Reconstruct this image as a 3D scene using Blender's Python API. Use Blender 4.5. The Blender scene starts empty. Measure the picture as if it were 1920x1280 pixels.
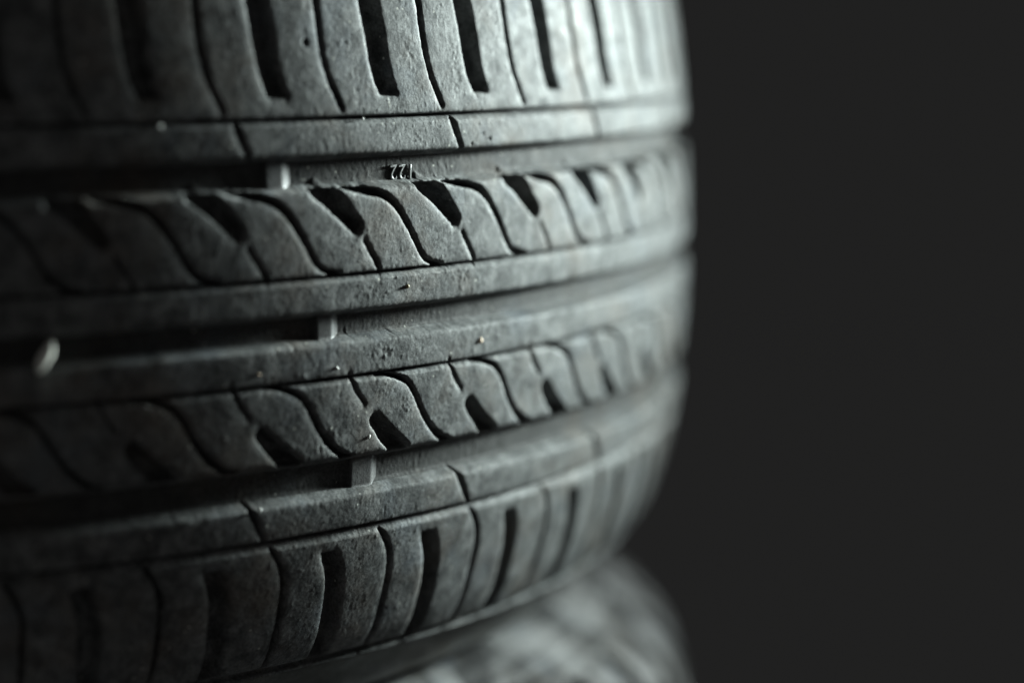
import bpy, math
import numpy as np
from mathutils import Matrix, Vector

scene = bpy.context.scene
col = scene.collection
PI = math.pi
rng = np.random.default_rng(7)

# ------------------------------------------------------------------ noise
def _hash(ix, iy, seed):
    ix = ix.astype(np.uint32); iy = iy.astype(np.uint32)
    h = ix * np.uint32(374761393) + iy * np.uint32(668265263) + np.uint32((seed * 2246822519 + 97) & 0xffffffff)
    h = (h ^ (h >> np.uint32(13))) * np.uint32(1274126177)
    h = h ^ (h >> np.uint32(16))
    return (h & np.uint32(0xffffff)).astype(np.float32) / np.float32(0xffffff)

def vnoise(x, y, scale, seed):
    """value noise, 0..1, features of about `scale` millimetres"""
    x = (x / scale + 1000.0).astype(np.float32); y = (y / scale + 1000.0).astype(np.float32)
    ix = np.floor(x); iy = np.floor(y)
    fx = x - ix; fy = y - iy
    fx = fx * fx * (3 - 2 * fx); fy = fy * fy * (3 - 2 * fy)
    ix = ix.astype(np.int64); iy = iy.astype(np.int64)
    a = _hash(ix, iy, seed); b = _hash(ix + 1, iy, seed)
    c = _hash(ix, iy + 1, seed); d = _hash(ix + 1, iy + 1, seed)
    return (a * (1 - fx) + b * fx) * (1 - fy) + (c * (1 - fx) + d * fx) * fy

# ------------------------------------------------------------------ tyre geometry (millimetres, degrees)
PROF_Z = np.array([0, 10, 20, 30, 40, 50, 60, 70, 80, 85, 90.0])
PROF_R = np.array([316, 315.92, 315.7, 315.15, 314.6, 313.8, 312.8, 311.6, 309.8, 308.4, 306.2])
PROF_LOW = np.array([316, 315.92, 315.7, 315.15, 314.6, 313.6, 311.9, 309.4, 306.0, 303.3, 299.4])   # the worn lower half is rounder
def crown(z):
    az = np.abs(z)
    zz = np.linspace(0, 90, 181)
    k = np.ones(13) / 13
    out = []
    for prof in (PROF_R, PROF_LOW):
        rr = np.interp(zz, PROF_Z, prof)
        pad = np.concatenate([rr[6:0:-1], rr, rr[-1] + (rr[-1] - rr[-2]) * np.arange(1, 7)])
        out.append(np.interp(az, zz, np.convolve(pad, k, 'valid')))
    return np.where(z >= 0, out[0], out[1])

PITCH = 360.0 / 57
MM = 5.46                       # millimetres per degree at the tread

def smooth_wall(sd, depth, wall, k):
    """depth below the tread for a signed distance sd (negative inside the cut)"""
    u = -sd * (depth / wall)
    sp = lambda x: 0.5 * (x + np.sqrt(x * x + k * k))
    return sp(u) - sp(u - depth)

def strip_sd(dth, z, pts):
    """signed distance to a polyline of (theta, z, half width), theta relative"""
    best = np.full(dth.shape, 50.0, np.float32)
    X = dth * MM
    for (t0, z0, h0), (t1, z1, h1) in zip(pts[:-1], pts[1:]):
        ax, ay, bx, by = t0 * MM, z0, t1 * MM, z1
        vx, vy = bx - ax, by - ay
        L = vx * vx + vy * vy
        t = np.clip(((X - ax) * vx + (z - ay) * vy) / L, 0, 1)
        d = np.sqrt((X - ax - t * vx) ** 2 + (z - ay - t * vy) ** 2) - (h0 + (h1 - h0) * t)
        np.minimum(best, d, out=best)
    return best

def smooth_pts(pts, n=4):
    """Catmull-Rom through a polyline so that the cuts run in curves"""
    p = np.array(pts, float)
    q = np.vstack([2 * p[0] - p[1], p, 2 * p[-1] - p[-2]])
    out = []
    for i in range(1, len(q) - 2):
        for t in np.linspace(0, 1, n, endpoint=False):
            a, b, c, d = q[i - 1], q[i], q[i + 1], q[i + 2]
            out.append(0.5 * (2 * b + (c - a) * t + (2 * a - 5 * b + 4 * c - d) * t * t + (3 * b - a - 3 * c + d) * t ** 3))
    out.append(p[-1])
    return [tuple(v) for v in out]

CUTS = [  # points, depth, wall, period in pitches, z window, flat end
    (smooth_pts([(25.6, 34.6, 1.4), (26.87, 32.7, 1.1), (28.05, 31.0, .92), (28.85, 27.6, .78), (29.55, 22.2, .64), (30.04, 17.6, .55), (30.42, 14.8, .58), (30.9, 13.3, .75), (31.6, 12.3, .8)]), 5.2, .5, 1, (8, 37), None),
    (smooth_pts([(30.72, 34.6, 3.9), (31.55, 30, 2.75), (32.62, 23.8, 1.95)], 3), 5.6, .6, 1, (18, 38), None),
    ([(33.1, 20.0, .36), (33.65, 15.6, .42), (34.02, 11.8, .46)], 4.2, .45, 1, (8, 23), None),
    (smooth_pts([(27.5, -13.5, .75), (28.3, -14.2, .72), (29.2, -16.0, .66), (29.81, -19.5, .56), (30.49, -25.7, .62), (31.15, -30.0, .75), (31.9, -33.0, 1.0), (32.6, -35.0, 1.5)]), 5.2, .5, 1, (-38, -9), None),
    ([(32.15, -12.6, .46), (32.57, -17.3, .42), (33.05, -20.6, .36)], 4.2, .45, 1, (-24, -9), None),
    (smooth_pts([(33.75, -25.1, 1.95), (34.5, -29.5, 2.35), (35.3, -33.5, 2.8), (35.55, -35.5, 3.4)], 3), 5.6, .6, 1, (-39, -20), None),
    (smooth_pts([(27.6, 93, 3.5), (27.8, 85, 3.4), (27.92, 79, 3.3), (28.06, 70.8, 3.2), (28.24, 62, 2.95), (28.75, 55.0, 2.5), (28.95, 52.5, 2.4)]), 5.8, .7, 1, (52, 93), 55.6),
    (smooth_pts([(30.9, 93, .7), (31.05, 85, .7), (31.12, 79.2, .7), (31.14, 69.5, .66), (31.4, 61.2, .6), (32.1, 52.6, .42)]), 5.0, .45, 1, (50, 93), None),
    (smooth_pts([(32.2, -93, 3.1), (32.25, -88, 3.1), (32.2, -77, 2.9), (31.95, -65, 2.75), (31.5, -58.5, 2.5), (31.3, -55.5, 2.4)]), 5.8, .7, 1, (-93, -54), -57.5),
    (smooth_pts([(29.0, -93, .75), (29.05, -88, .75), (29.1, -81, .75), (29.08, -71, .75), (29.02, -63.6, .7), (28.63, -58, .6), (28.12, -54.2, .45)]), 5.0, .45, 1, (-93, -52), None),
    ([(32.70, 49.2, .6), (33.36, 40.6, .7)], 4.2, .45, 2, (38, 51), None),
    ([(33.05, -41.8, .75), (34.05, -51.6, .65)], 4.2, .45, 2, (-54, -40), None),
]
# main grooves: upper edge, lower edge, depth, draft of the walls
GROOVES = [(41.5, 33.05, 4.2, 1.2), (3.25, -4.45, 4.2, 1.3), (-33.45, -43.4, 4.2, 1.9)]
# narrow grooves: centre, half width, width of the chamfer below it
SLITS = [(50.35, .5, .95), (12.0, .45, 1.05), (-13.35, .45, .95), (-52.35, .45, 1.9)]

SCUFFS = [(33.0, 9.0, 4.0, 1.8), (29.35, -23.5, 1.6, 4.0), (27.6, -8.6, 3.5, 1.6), (24.8, -28.0, 2.5, 3.0), (30.2, 66.0, 1.6, 5.0), (33.2, 63.0, 1.6, 6.0), (36.8, 74, 2, 5)]

def cut_depth(TH, Z, cuts=None, ring=True):
    """depth of the pattern below the crown, in mm, at degrees TH and millimetres Z (2-d arrays)"""
    S = (TH * MM).astype(np.float32); Z = Z.astype(np.float32)
    wob = (.22 * (vnoise(S, Z, 1.3, 3) - .5) + .16 * (vnoise(S, Z, .6, 4) - .5) + .3 * (vnoise(S, Z, 9, 5) - .5)).astype(np.float32)
    nick = vnoise(S, Z, 1.7, 11)
    wob -= .8 * np.clip(nick - .86, 0, 1) * 3
    D = np.zeros(TH.shape, np.float32)
    near = np.full(TH.shape, 30.0, np.float32)
    def add(m, sd, depth, wall, k):
        sd = sd + wob[m] * .35
        D[m] = np.maximum(D[m], smooth_wall(sd, depth, wall, k))
        near[m] = np.minimum(near[m], sd)
    zc = Z[0]
    for pts, depth, wall, per, (za, zb), flat in (cuts or CUTS):
        m = (slice(None), np.where((zc > za) & (zc < zb))[0])
        if len(m[1]) == 0: continue
        m = (slice(None), slice(m[1][0], m[1][-1] + 1))
        c = .5 * (min(p[0] for p in pts) + max(p[0] for p in pts))
        P = PITCH * per
        T = TH[m]
        if per == 2:
            n = np.clip(np.round((T - c) / P), -5, 22)
            d = T - c - n * P
        else:
            d = (T - c + P / 2) % P - P / 2
        sd = strip_sd(d.astype(np.float32), Z[m], [(a - c, b, w) for a, b, w in pts])
        if flat is not None:
            e = (flat - Z[m]) if flat > 0 else (Z[m] - flat)
            r = .5
            sd = np.where((sd > -r) & (e > -r), np.sqrt(np.maximum(sd + r, 0) ** 2 + np.maximum(e + r, 0) ** 2) - r, np.maximum(sd, e))
        fade = np.clip((88.2 - np.abs(Z[m])) / 2.5, 0, 1) if ring and (abs(za) > 90 or abs(zb) > 90) else 1.0
        D2 = smooth_wall(sd + wob[m], depth, wall, .9) * fade
        if per == 1 and abs(za) < 40:                       # a cut that opens into a main groove ends at its floor
            for zu, zl, gd, gw in GROOVES:
                inside = np.clip((.5 * (zu - zl) + .4 - np.abs(Z[m] - .5 * (zu + zl))) / 1.0, 0, 1)
                D2 = D2 * (1 - inside) + np.minimum(D2, gd * np.clip(1.3 - inside, 0, 1)) * inside
        D[m] = np.maximum(D[m], D2)
        near[m] = np.minimum(near[m], sd + wob[m])
    for zu, zl, depth, draft in GROOVES:
        j = np.where((zc < zu + 6) & (zc > zl - 6))[0]
        if len(j) == 0: continue
        m = (slice(None), slice(j[0], j[-1] + 1))
        add(m, np.abs(Z[m] - .5 * (zu + zl)) - .5 * (zu - zl), depth, draft, .9)
    for z0, hw, ch in SLITS:
        j = np.where((zc < z0 + 6) & (zc > z0 - 8))[0]
        if len(j) == 0: continue
        m = (slice(None), slice(j[0], j[-1] + 1))
        add(m, np.abs(Z[m] - z0) - hw, 3.0, .4, .6)
        # chamfer on the lower lip, in two small steps
        e = z0 - hw - ch - Z[m] + .6 * wob[m]                 # >0 beyond the chamfer
        dch = .62 * ch * np.clip(-e / ch, 0, 1)
        dch += .10 * np.exp(-((e + .55 * ch) / .18) ** 2)
        D[m] = np.maximum(D[m], np.where(Z[m] < z0, dch, 0))
    # ring groove that closes the shoulder
    if ring: D = np.maximum(D, smooth_wall(np.abs(np.abs(Z) - 88.6) - 1.2, 2.4, .8, .6))
    # lips of the lugs sink a little
    # heel-and-toe wear: one lip of every lug is rounded off, the other stays sharp
    toe = np.clip(.5 - 1.2 * np.gradient(near, axis=0) / (np.gradient(TH[:, 0]) * MM)[:, None], 0, 1)
    D += (.06 + .42 * toe) * np.exp(-np.maximum(near, 0) / (.45 + .22 * toe))
    # worn, grainy skin of the rubber
    land = np.clip(1.2 - D / 2.0, .25, 1)
    g = .022 * (vnoise(S, Z, 1.15, 21) - .5) + .05 * (vnoise(S, Z, .62, 22) - .5)
    g += .045 * (vnoise(S, Z, 3.5, 23) - .5) + .20 * (vnoise(S, Z, 12, 26) - .5)
    patch = np.clip(vnoise(S, Z, 11, 27) - .45, 0, 1) * 2
    pits = np.clip(vnoise(S, Z, 1.05, 24) - .80, 0, 1) * 1.1 + np.clip(vnoise(S, Z, 2.2, 28) - .9, 0, 1) * 3.5
    bumps = np.clip(vnoise(S, Z, .85, 25) - .84, 0, 1) * 1.6 * (.3 + patch)
    for t, z, rx, rz in SCUFFS:                             # torn, scuffed spots
        q = ((TH - t) * MM / rx) ** 2 + ((Z - z) / rz) ** 2
        g += np.exp(-q) * (.34 * (vnoise(S, Z, .75, 41) - .5) + .14 * (vnoise(S, Z, 1.6, 42) - .45))
    D += land * (g * (.8 + .35 * patch) + .28 * pits - .55 * bumps)
    # one round vent hole and two stuck-in-stone holes
    for t, z, r, dep in ((23.96, 68.7, .95, 2.5), (35.4, 43.6, .55, .9), (34.0, 42.6, .45, .7), (34.9, 45.0, .35, .5)):
        q = np.sqrt(((TH - t) * MM) ** 2 + (Z - z) ** 2) - r
        D += smooth_wall(q.astype(np.float32), dep, .4, .3) * (q < 3)
    return D

# columns: fine where the camera looks, coarse round the back
def columns():
    fine = 0.3 / MM; mid = .6 / MM; coarse = 2.2 / MM
    a = np.arange(-6, 9, mid); b = np.arange(9, 60, fine); c = np.arange(60, 84, mid)
    n = int(round((354 - 84) / coarse))
    d = np.linspace(84, 354, n, endpoint=False)
    return np.concatenate([a, b, c, d])
TH_COLS = columns()

def grid_mesh(name, th_deg, R, Zr):
    """closed ring mesh from per-vertex radius R[col,row] and height Zr[col,row], in mm"""
    n, m = R.shape
    t = np.radians(th_deg)[:, None]
    co = np.empty((n, m, 3), np.float32)
    co[..., 0] = np.sin(t) * R * .001
    co[..., 1] = -np.cos(t) * R * .001
    co[..., 2] = Zr * .001
    i = np.arange(n)[:, None]; j = np.arange(m - 1)[None, :]
    i2 = (i + 1) % n
    quads = np.stack(np.broadcast_arrays(i * m + j, i2 * m + j, i2 * m + j + 1, i * m + j + 1), -1).reshape(-1, 4)
    me = bpy.data.meshes.new(name)
    me.vertices.add(n * m); me.vertices.foreach_set('co', co.reshape(-1))
    me.loops.add(quads.size); me.loops.foreach_set('vertex_index', quads.astype(np.int32).reshape(-1))
    k = len(quads)
    me.polygons.add(k); me.polygons.foreach_set('loop_start', np.arange(0, 4 * k, 4, dtype=np.int32))
    me.update(calc_edges=True)
    me.polygons.foreach_set('use_smooth', np.ones(k, bool))
    return me

def link(name, me, mat, parent=None):
    o = bpy.data.objects.new(name, me)
    col.objects.link(o)
    if mat is not None: me.materials.append(mat)
    if parent is not None: o.parent = parent
    return o

# ------------------------------------------------------------------ materials
def new_mat(name):
    m = bpy.data.materials.new(name); m.use_nodes = True
    nt = m.node_tree
    return m, nt, nt.nodes['Principled BSDF']

def N(nt, kind, **kw):
    n = nt.nodes.new(kind)
    for k, v in kw.items():
        if k in n.inputs: n.inputs[k].default_value = v
        else: setattr(n, k, v)
    return n

def ramp(nt, src, stops):
    r = nt.nodes.new('ShaderNodeValToRGB')
    e = r.color_ramp.elements
    while len(e) > len(stops): e.remove(e[-1])
    while len(e) < len(stops): e.new(.5)
    for el, (p, c) in zip(e, stops):
        el.position = p; el.color = (c[0], c[1], c[2], 1) if not isinstance(c, (int, float)) else (c, c, c, 1)
    nt.links.new(src, r.inputs['Fac'])
    return r.outputs['Color']

def mix(nt, fac, a, b, mode='MIX'):
    m = nt.nodes.new('ShaderNodeMix'); m.data_type = 'RGBA'; m.blend_type = mode
    for sock, v in ((m.inputs[0], fac), (m.inputs[6], a), (m.inputs[7], b)):
        if isinstance(v, bpy.types.NodeSocket): nt.links.new(v, sock)
        elif isinstance(v, (int, float)): sock.default_value = v
        else: sock.default_value = (*v, 1)
    return m.outputs[2]

def rubber(name, dark, dusty, brown, rough, grain, spec=.06, blot=(.36, .74), scale=150):
    m, nt, b = new_mat(name)
    tc = nt.nodes.new('ShaderNodeTexCoord').outputs['Object']
    def noise(scale, detail=4, rgh=.6, dist=0.0):
        n = N(nt, 'ShaderNodeTexNoise'); n.inputs['Scale'].default_value = scale
        n.inputs['Detail'].default_value = detail; n.inputs['Roughness'].default_value = rgh
        n.inputs['Distortion'].default_value = dist
        nt.links.new(tc, n.inputs['Vector']); return n.outputs['Fac']
    blotch = ramp(nt, noise(scale, 7, .66, .5), [(blot[0], 0), (blot[1], 1)])
    c = mix(nt, blotch, dark, dusty)
    brn = ramp(nt, noise(38, 5, .65), [(.50, 0), (.72, .75)])
    c = mix(nt, brn, c, brown)
    cool = ramp(nt, noise(55, 4, .6, .3), [(.55, 0), (.75, .5)])
    c = mix(nt, cool, c, (dusty[0] * .8, dusty[1] * .88, dusty[2] * 1.0))
    fine = ramp(nt, noise(1500, 3, .75), [(.28, .45), (.5, 1.0), (.72, 1.5)])
    c = mix(nt, 1.0, c, fine, 'MULTIPLY')
    # dark scuffs and pits
    sc = ramp(nt, noise(230, 5, .7, .5), [(.60, 1.0), (.70, .5)])
    c = mix(nt, 1.0, c, sc, 'MULTIPLY')
    # pale grains of dust
    v = N(nt, 'ShaderNodeTexVoronoi'); v.inputs['Scale'].default_value = 420
    nt.links.new(tc, v.inputs['Vector'])
    gr = ramp(nt, v.outputs['Distance'], [(.10, 1), (.17, 0)])
    sel = ramp(nt, noise(210, 2, .5), [(.57, 0), (.63, 1)])
    gm = nt.nodes.new('ShaderNodeMath'); gm.operation = 'MULTIPLY'
    nt.links.new(gr, gm.inputs[0]); nt.links.new(sel, gm.inputs[1])
    c = mix(nt, gm.outputs[0], c, (.42, .42, .38))
    nt.links.new(c, b.inputs['Base Color'])
    rr = ramp(nt, noise(260, 4, .6), [(.3, rough - .10), (.7, rough + .12)])
    nt.links.new(rr, b.inputs['Roughness'])
    b.inputs['Specular IOR Level'].default_value = spec
    # grain too fine for the mesh
    b1 = nt.nodes.new('ShaderNodeBump'); b1.inputs['Strength'].default_value = 1.0
    b1.inputs['Distance'].default_value = .00009 * grain
    nt.links.new(noise(2600, 3, .7), b1.inputs['Height'])
    b2 = nt.nodes.new('ShaderNodeBump'); b2.inputs['Strength'].default_value = 1.0
    b2.inputs['Distance'].default_value = .00007 * grain
    nt.links.new(noise(520, 3, .6), b2.inputs['Height'])
    nt.links.new(b1.outputs['Normal'], b2.inputs['Normal'])
    nt.links.new(b2.outputs['Normal'], b.inputs['Normal'])
    return m

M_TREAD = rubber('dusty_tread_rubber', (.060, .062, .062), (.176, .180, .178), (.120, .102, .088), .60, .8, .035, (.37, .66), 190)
M_LOW = rubber('mottled_old_rubber', (.016, .016, .016), (.23, .232, .23), (.100, .088, .075), .60, 1.0, .10, (.46, .56), 34)
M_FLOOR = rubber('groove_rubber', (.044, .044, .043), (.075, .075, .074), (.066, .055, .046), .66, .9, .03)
M_SIDE = rubber('sidewall_rubber', (.060, .060, .058), (.120, .118, .114), (.110, .096, .083), .55, .7)

M_NUM = rubber('number_rubber', (.075, .075, .075), (.12, .12, .12), (.10, .09, .085), .42, .5, .3)
M_BAR = rubber('wear_bar_rubber', (.045, .045, .045), (.075, .075, .075), (.066, .06, .055), .55, .8, .15)

def plain(name, c1, c2, scale, rough):
    m, nt, b = new_mat(name)
    tc = nt.nodes.new('ShaderNodeTexCoord').outputs['Object']
    n = N(nt, 'ShaderNodeTexNoise'); n.inputs['Scale'].default_value = scale; n.inputs['Detail'].default_value = 5
    nt.links.new(tc, n.inputs['Vector'])
    nt.links.new(ramp(nt, n.outputs['Fac'], [(.3, c1), (.7, c2)]), b.inputs['Base Color'])
    b.inputs['Roughness'].default_value = rough
    return m
M_STONE = plain('pale_stone', (.80, .79, .72), (.90, .89, .82), 300, .7)
M_GRIT = plain('tan_grit', (.42, .30, .20), (.55, .42, .30), 900, .7)
M_GRIT_DARK = plain('ochre_grit', (.16, .12, .06), (.34, .27, .15), 1500, .6)
M_GRIT_PALE = plain('white_grit', (.50, .50, .48), (.68, .68, .64), 900, .5)
M_WALL = plain('dark_wall_paint', (.2395, .2395, .2395), (.2405, .2405, .2405), 3, 1.0)
M_WALL.node_tree.nodes['Principled BSDF'].inputs['Specular IOR Level'].default_value = 0

# ------------------------------------------------------------------ the upper tyre
def tag(o, label, cat, group=None):
    o['label'] = label; o['category'] = cat
    if group: o['group'] = group

tyre = bpy.data.objects.new('tyre', None); col.objects.link(tyre)
tag(tyre, 'worn dusty black tyre lying flat on top, filling most of the picture', 'tyre', 'car tyres in the stack')

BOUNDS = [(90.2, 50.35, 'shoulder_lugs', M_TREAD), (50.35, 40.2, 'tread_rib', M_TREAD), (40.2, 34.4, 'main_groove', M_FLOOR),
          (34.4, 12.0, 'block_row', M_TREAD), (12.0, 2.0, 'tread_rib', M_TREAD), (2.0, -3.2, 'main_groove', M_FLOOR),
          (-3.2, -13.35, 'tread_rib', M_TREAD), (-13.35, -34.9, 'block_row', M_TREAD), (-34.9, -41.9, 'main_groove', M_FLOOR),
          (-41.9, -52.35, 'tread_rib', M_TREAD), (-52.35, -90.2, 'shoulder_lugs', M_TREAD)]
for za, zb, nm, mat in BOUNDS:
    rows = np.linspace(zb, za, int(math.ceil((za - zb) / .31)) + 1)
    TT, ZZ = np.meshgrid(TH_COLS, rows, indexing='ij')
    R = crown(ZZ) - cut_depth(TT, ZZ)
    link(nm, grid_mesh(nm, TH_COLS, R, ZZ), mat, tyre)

# sidewalls: a revolved section with raised rings and a bead
SIDE = [(305.4, 89.6), (305.8, 90.6), (304.6, 92.6), (302.2, 95.4), (299.0, 98.2), (295.0, 101.0), (290.5, 103.4), (289.4, 104.6), (287.6, 105.0), (286.6, 104.6),
        (283, 105.8), (277, 107.2), (270, 108.4), (268.8, 109.2), (266.6, 109.3), (265.4, 108.7), (258, 108.6), (248, 107.4), (238, 105.2), (230, 102.6), (229, 103.2), (226.5, 102.4),
        (225.5, 101.0), (217, 97.6), (211, 95.2), (206.5, 93.0), (204, 90), (203.2, 84), (203.6, 78)]
def dense(sec, step):
    p = np.array(sec, float); L = np.concatenate([[0], np.cumsum(np.hypot(*np.diff(p, axis=0).T))])
    s = np.linspace(0, L[-1], int(L[-1] / step))
    q = np.stack([np.interp(s, L, p[:, 0]), np.interp(s, L, p[:, 1])], 1)
    k = np.array([.25, .5, .25]); 
    for _ in range(2):
        q[1:-1] = .25 * q[:-2] + .5 * q[1:-1] + .25 * q[2:]
    return q
SIDE_LOW = [(298.0, 89.6), (297.8, 90.8), (294.8, 93.2), (290.4, 96.4), (286.4, 100), (284.0, 103.4), (283.4, 105.2)] + [p for p in SIDE if p[0] <= 283]
q = dense(SIDE, .6); q_low = dense(SIDE_LOW, .6)
tcol = np.arange(0, 360, .35)
for sgn in (1, -1):
    qq = q if sgn > 0 else q_low
    for nm, sel in (('sidewall', qq[:, 0] > 211.5), ('bead', qq[:, 0] <= 212.5)):
        s = qq[sel]
        if sgn > 0: s = s[::-1]
        TT, RR = np.meshgrid(tcol, s[:, 0], indexing='ij')
        ZZ = np.broadcast_to(s[:, 1][None, :], RR.shape) * sgn
        SS = TT * MM
        bumpy = .35 * (vnoise(SS, RR * 1.0, 2.2, 31) - .5) + .5 * (vnoise(SS, RR, 14, 32) - .5)
        link(nm, grid_mesh(nm, tcol, RR, ZZ + sgn * bumpy), M_SIDE, tyre)
# inner liner from bead to bead
LIN = [(203.6, 78), (212, 88), (230, 97), (255, 101), (280, 97), (297, 84), (303, 60), (304.5, 0), (303, -60), (297, -84), (280, -97), (255, -101), (230, -97), (212, -88), (203.6, -78)]
q2 = dense(LIN, 4.0)
t2 = np.arange(0, 360, 2.0)
TT, RR = np.meshgrid(t2, q2[:, 0], indexing='ij')
link('inner_liner', grid_mesh('inner_liner', t2, RR, np.broadcast_to(q2[:, 1][None, :], RR.shape)), M_SIDE, tyre)

# wear bars in the main grooves: raised blocks with a sloped end on each side
def wear_bar(th0, th1, zu, zl, depth, rise, draft):
    """block across a groove between two angles, its foot sunk in the floor"""
    zc, hw = .5 * (zu + zl), .5 * (zu - zl)
    ramp_deg = .55
    ts = np.concatenate([np.linspace(th0 - .12, th0, 6), np.linspace(th0, th1, 20)[1:], np.linspace(th1, th1 + ramp_deg, 10)[1:]])
    prof = np.concatenate([np.linspace(-.5, rise, 6), np.full(19, rise), np.linspace(rise, -.25, 10)[1:]])
    for _ in range(2): prof = np.convolve(np.pad(prof, 1, mode='edge'), [.25, .5, .25], 'valid')
    hz = hw - draft * .35
    zs = np.linspace(-hz, hz, 26)
    verts, faces = [], []
    for t, h in zip(ts, prof):
        for z in zs:
            edge = max(0, abs(z) - (hz - .8)) / .8
            r = crown(np.array(zc + z)) - depth + h + .5 * edge ** 2
            a = math.radians(t)
            verts.append((math.sin(a) * r * .001, -math.cos(a) * r * .001, (zc + z) * .001))
    m = len(zs)
    for i in range(len(ts) - 1):
        for j in range(m - 1):
            faces.append((i * m + j, (i + 1) * m + j, (i + 1) * m + j + 1, i * m + j + 1))
    me = bpy.data.meshes.new('wear_bar'); me.from_pydata(verts, [], faces); me.update()
    me.polygons.foreach_set('use_smooth', [True] * len(me.polygons))
    return me
for k in range(6):
    for (ta, tb), (zu, zl, dep, dr) in zip(((21.75, 22.65), (24.3, 25.15), (26.4, 27.7)), GROOVES):
        link('wear_bar', wear_bar(ta + 60 * k, tb + 60 * k, zu, zl, dep, 1.4, dr), M_BAR, tyre)

# raised number in the upper groove, moulded upside down
cu = bpy.data.curves.new('number', 'FONT')
cu.body = '122'; cu.size = .0054; cu.extrude = .00008; cu.bevel_depth = .00020; cu.offset = -.00010; cu.bevel_resolution = 2
cu.align_x = 'CENTER'; cu.align_y = 'CENTER'; cu.space_character = 1.12
tmp = bpy.data.objects.new('tmp', cu); col.objects.link(tmp)
dg = bpy.context.evaluated_depsgraph_get()
nm = bpy.data.meshes.new_from_object(tmp.evaluated_get(dg))
bpy.data.objects.remove(tmp); nm.name = 'moulded_number'
num = link('moulded_number', nm, M_NUM, tyre)
num['label'] = 'raised figures 122 moulded upside down'
a = math.radians(29.85); r = (314.85 - 4.2 + .0) * .001
xa = Vector((math.cos(a), math.sin(a), 0)); na = Vector((math.sin(a), -math.cos(a), 0)); za = Vector((0, 0, 1))
rotm = Matrix((-xa, -za, na)).transposed().to_4x4()      # turned by 180 degrees
num.matrix_local = Matrix.Translation(na * r + Vector((0, 0, .0363))) @ rotm

# ------------------------------------------------------------------ the lower tyre: rounder, with chunky shoulder lugs
lower = bpy.data.objects.new('tyre', None); col.objects.link(lower)
lower.location = (.0065, .0, -.2215); lower.rotation_euler = (0, 0, math.radians(-4.0))
tag(lower, 'blurred tyre underneath, only its rounded shoulder showing in the bottom right corner', 'tyre', 'car tyres in the stack')
LOW_Z = np.array([0, 20, 40, 50, 60, 70, 80, 85, 90, 95, 100, 102.0])
LOW_R = np.array([316.5, 316.3, 315.8, 315.4, 314.5, 312.6, 309.6, 307.0, 303.0, 297.2, 290, 285.5])
def low_crown(z): return np.interp(np.abs(z), LOW_Z, LOW_R)
LOW_CUTS = []
for sg in (1, -1):
    za, zb = sorted((sg * 52, sg * 103))
    LOW_CUTS.append((smooth_pts([(28.6, sg * 56, 3.2), (28.2, sg * 68, 4.2), (28.0, sg * 80, 4.8), (28.0, sg * 93, 5.0)], 3), 5.5, 1.5, 1, (za, zb), None))
    LOW_CUTS.append(([(31.6, sg * 54, 1.2), (31.2, sg * 70, 1.4), (31.1, sg * 84, 1.5)], 4.0, .8, 1, (za, zb), None))
LOW_CUTS += CUTS[:6]
low_cols = np.concatenate([np.arange(0, 90, .16), np.arange(90, 360, .5)])
LOW_B = [(102, 50.35, 'shoulder_lugs', M_LOW), (50.35, 40.2, 'tread_rib', M_LOW), (40.2, 34.4, 'main_groove', M_FLOOR),
         (34.4, 2.0, 'block_row', M_LOW), (2.0, -3.2, 'main_groove', M_FLOOR), (-3.2, -34.9, 'block_row', M_LOW),
         (-34.9, -41.9, 'main_groove', M_FLOOR), (-41.9, -52.35, 'tread_rib', M_LOW), (-52.35, -102, 'shoulder_lugs', M_LOW)]
for za, zb, nm, mat in LOW_B:
    rows = np.linspace(zb, za, int(math.ceil((za - zb) / .8)) + 1)
    TT, ZZ = np.meshgrid(low_cols, rows, indexing='ij')
    R = low_crown(ZZ) - cut_depth(TT, ZZ, LOW_CUTS, False)
    link(nm, grid_mesh(nm, low_cols, R, ZZ), mat, lower)
LOW_SIDE = [(285.7, 101.8), (285, 103.4), (283.6, 104.6), (281, 105.4), (278, 107.8), (272, 110.8), (266, 112.2), (256, 111.4), (244, 108.0), (234, 104.4), (226, 101.6),
            (218, 97), (211, 94), (206.5, 91.5), (204, 88), (203.2, 84), (203.6, 78)]
ql = dense(LOW_SIDE, 1.0)
for sgn in (1, -1):
    for nm, sel in (('sidewall', ql[:, 0] > 211.5), ('bead', ql[:, 0] <= 212.5)):
        sq = ql[sel]
        if sgn > 0: sq = sq[::-1]
        TT, RR = np.meshgrid(tcol, sq[:, 0], indexing='ij')
        ZZ = np.broadcast_to(sq[:, 1][None, :], RR.shape) * sgn
        link(nm, grid_mesh(nm, tcol, RR, ZZ + sgn * .5 * (vnoise(TT * MM, RR, 14, 33) - .5)), M_LOW, lower)
TT, RR = np.meshgrid(t2, q2[:, 0], indexing='ij')
link('inner_liner', grid_mesh('inner_liner', t2, RR - 4 * (RR > 270), np.broadcast_to(q2[:, 1][None, :], RR.shape)), M_LOW, lower)

# ------------------------------------------------------------------ grit on the tread
def pebble(name, sx, sy, sz, mat, seed, sub=3):
    r = np.random.default_rng(seed)
    import bmesh
    bm = bmesh.new()
    bmesh.ops.create_icosphere(bm, subdivisions=sub, radius=1.0)
    planes = [(Vector(r.normal(size=3)).normalized(), r.uniform(.55, .85)) for _ in range(9)]
    for v in bm.verts:
        for n, d in planes:
            e = v.co.dot(n) - d
            if e > 0: v.co -= n * e * .9
        v.co = Vector((v.co.x * sx, v.co.y * sy, v.co.z * sz)) * .001
    me = bpy.data.meshes.new(name); bm.to_mesh(me); bm.free()
    me.polygons.foreach_set('use_smooth', [True] * len(me.polygons))
    return link(name, me, mat)

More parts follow.
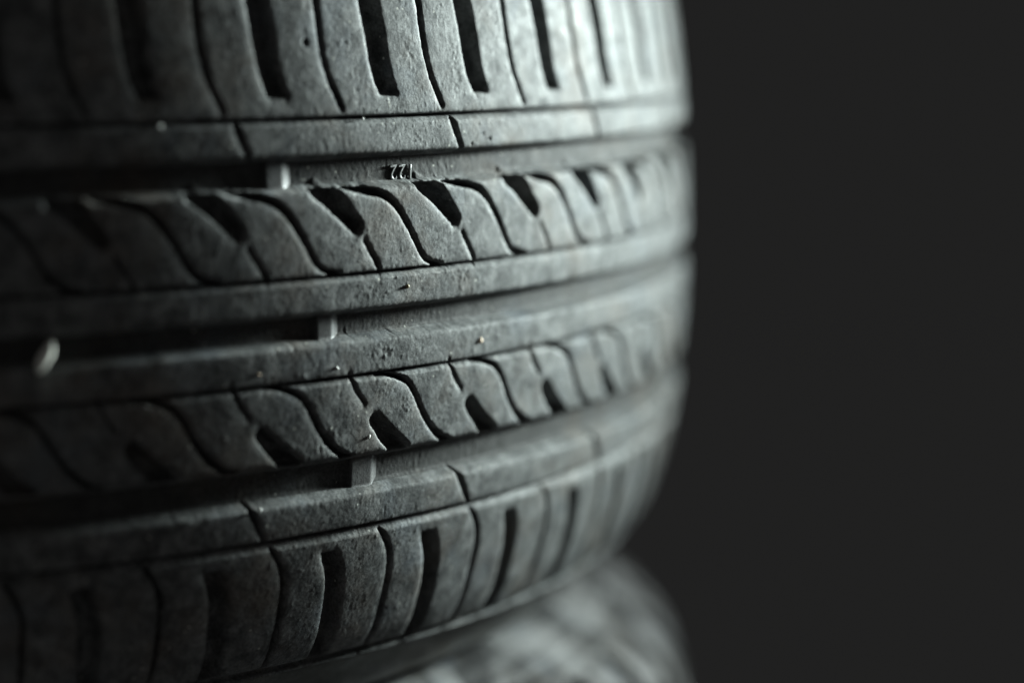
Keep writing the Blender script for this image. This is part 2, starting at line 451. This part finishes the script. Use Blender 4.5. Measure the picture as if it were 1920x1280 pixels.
def on_tyre(o, th, z, lift, spin=0.0):
    """stand object o on the tread at angle th and height z (mm), its own z axis pointing outwards"""
    a = math.radians(th)
    n = Vector((math.sin(a), -math.cos(a), 0)); x = Vector((math.cos(a), math.sin(a), 0)); u = Vector((0, 0, 1))
    m = Matrix((x, u, n)).transposed().to_4x4() @ Matrix.Rotation(spin, 4, 'Z')
    o.matrix_world = Matrix.Translation(n * (float(crown(np.array(z))) + lift) * .001 + Vector((0, 0, z * .001))) @ m

st = pebble('stone_chip', 1.5, 5.0, 3.0, M_STONE, 5)
on_tyre(st, 10.9, -1.2, 1.2, math.radians(-32))
tag(st, 'pale blurred stone chip wedged in the middle groove at the far left', 'stone')
GRIT = [
    (34.34, -8.8, .85, .95, .6, M_GRIT, 'largest tan grit grain, on the rib just below the middle groove right of centre'),
    (29.26, 7.8, .62, .62, .65, M_GRIT_DARK, 'ochre grit grain with a dark side, on the rib just above the middle groove'),
    (25.05, -10.7, .42, .75, .5, M_GRIT_PALE, 'small whitish grit grain on the rib below the middle groove, left of centre'),
    (20.83, -10.0, .35, .8, .45, M_GRIT, 'thin tan grit sliver on the dark left part of the rib below the middle groove'),
    (16.38, 49.7, .5, .6, .6, M_GRIT_PALE, 'tiny glinting grit grain beside the top narrow groove in the dark left'),
    (21.0, -43.4, .55, .55, .55, M_GRIT_PALE, 'bright grit grain on the upper edge of the lowest rib, left of centre'),
    (26.9, 50.1, .4, .45, .4, M_GRIT_PALE, 'small pale grit grain caught in the top narrow groove above the figures'),
    (27.0, -29.2, .5, .7, .45, M_GRIT_PALE, 'pale grit grain near the tip of a block in the lower block row'),
]
for i, (th, z, sx, sy, sz, mat, lab) in enumerate(GRIT):
    g = pebble('grit_grain', sx, sy, sz, mat, 20 + i, 2)
    on_tyre(g, th, z, -.02, .3 * i)
    tag(g, lab, 'grit', 'grit grains stuck to the tread')

# ------------------------------------------------------------------ backdrop
me = bpy.data.meshes.new('backdrop')
me.from_pydata([(-4, 2.6, -3), (6, 2.6, -3), (6, 2.6, 3), (-4, 2.6, 3), (-4, 2.7, -3), (6, 2.7, -3), (6, 2.7, 3), (-4, 2.7, 3)], [],
               [(0, 1, 2, 3), (7, 6, 5, 4), (0, 4, 5, 1), (1, 5, 6, 2), (2, 6, 7, 3), (3, 7, 4, 0)])
bd = link('backdrop', me, M_WALL); bd['kind'] = 'structure'

# ------------------------------------------------------------------ light
w = bpy.data.worlds.new('World'); scene.world = w; w.use_nodes = True
bg = w.node_tree.nodes['Background']; bg.inputs['Color'].default_value = (1.0, 1.0, .99, 1); bg.inputs['Strength'].default_value = .060

def area(name, loc, target, sx, sy, power, color, spread):
    l = bpy.data.lights.new(name, 'AREA'); l.shape = 'RECTANGLE'; l.size = sx; l.size_y = sy
    l.energy = power; l.color = color; l.spread = math.radians(spread)
    o = bpy.data.objects.new(name, l); col.objects.link(o)
    o.location = loc
    o.rotation_euler = (Vector(target) - Vector(loc)).to_track_quat('-Z', 'Y').to_euler()
    return o
az, el, dist = math.radians(95.0), math.radians(10.5), 1.40
area('key_lamp', (math.sin(az) * math.cos(el) * dist, -math.cos(az) * math.cos(el) * dist, math.sin(el) * dist), (.22, -.61, .115), .33, .12, 21, (.87, 1.0, .97), 41)
area('lower_tyre_fill', (1.22, .30, .42), (.32, -.08, -.225), .15, .15, .26, (.90, 1.0, .98), 22)  # added fill without a visible source, brightens the lower tyre outside the key beam

# ------------------------------------------------------------------ camera
D, H, yaw, pitch, roll, fpx = .8463, .0761, .3091, .1382, .0061, 4426.3
cy, sy = math.cos(yaw), math.sin(yaw); cp, sp = math.cos(pitch), math.sin(pitch); cr, sr = math.cos(roll), math.sin(roll)
fwd = Vector((sy * cp, cy * cp, -sp)); right = Vector((cy, -sy, 0)); up = right.cross(fwd)
r2 = right * cr + up * sr; u2 = -right * sr + up * cr
cam = bpy.data.cameras.new('camera'); co = bpy.data.objects.new('camera', cam); col.objects.link(co)
co.matrix_world = Matrix.Translation((0, -D, H)) @ Matrix((r2, u2, -fwd)).transposed().to_4x4()
cam.sensor_fit = 'HORIZONTAL'; cam.sensor_width = 36; cam.lens = fpx / 1920 * 36
cam.clip_start = .01; cam.clip_end = 100
cam.dof.use_dof = True; cam.dof.focus_distance = .596; cam.dof.aperture_fstop = 3.0; cam.dof.aperture_blades = 0
scene.camera = co

scene.view_settings.view_transform = 'Standard'; scene.view_settings.look = 'None'
scene.view_settings.exposure = 0; scene.view_settings.gamma = 1; scene.view_settings.use_curve_mapping = False
scene.render.engine = 'CYCLES'
scene.cycles.max_bounces = 4
scene.cycles.use_denoising = True
scene.cycles.use_adaptive_sampling = False
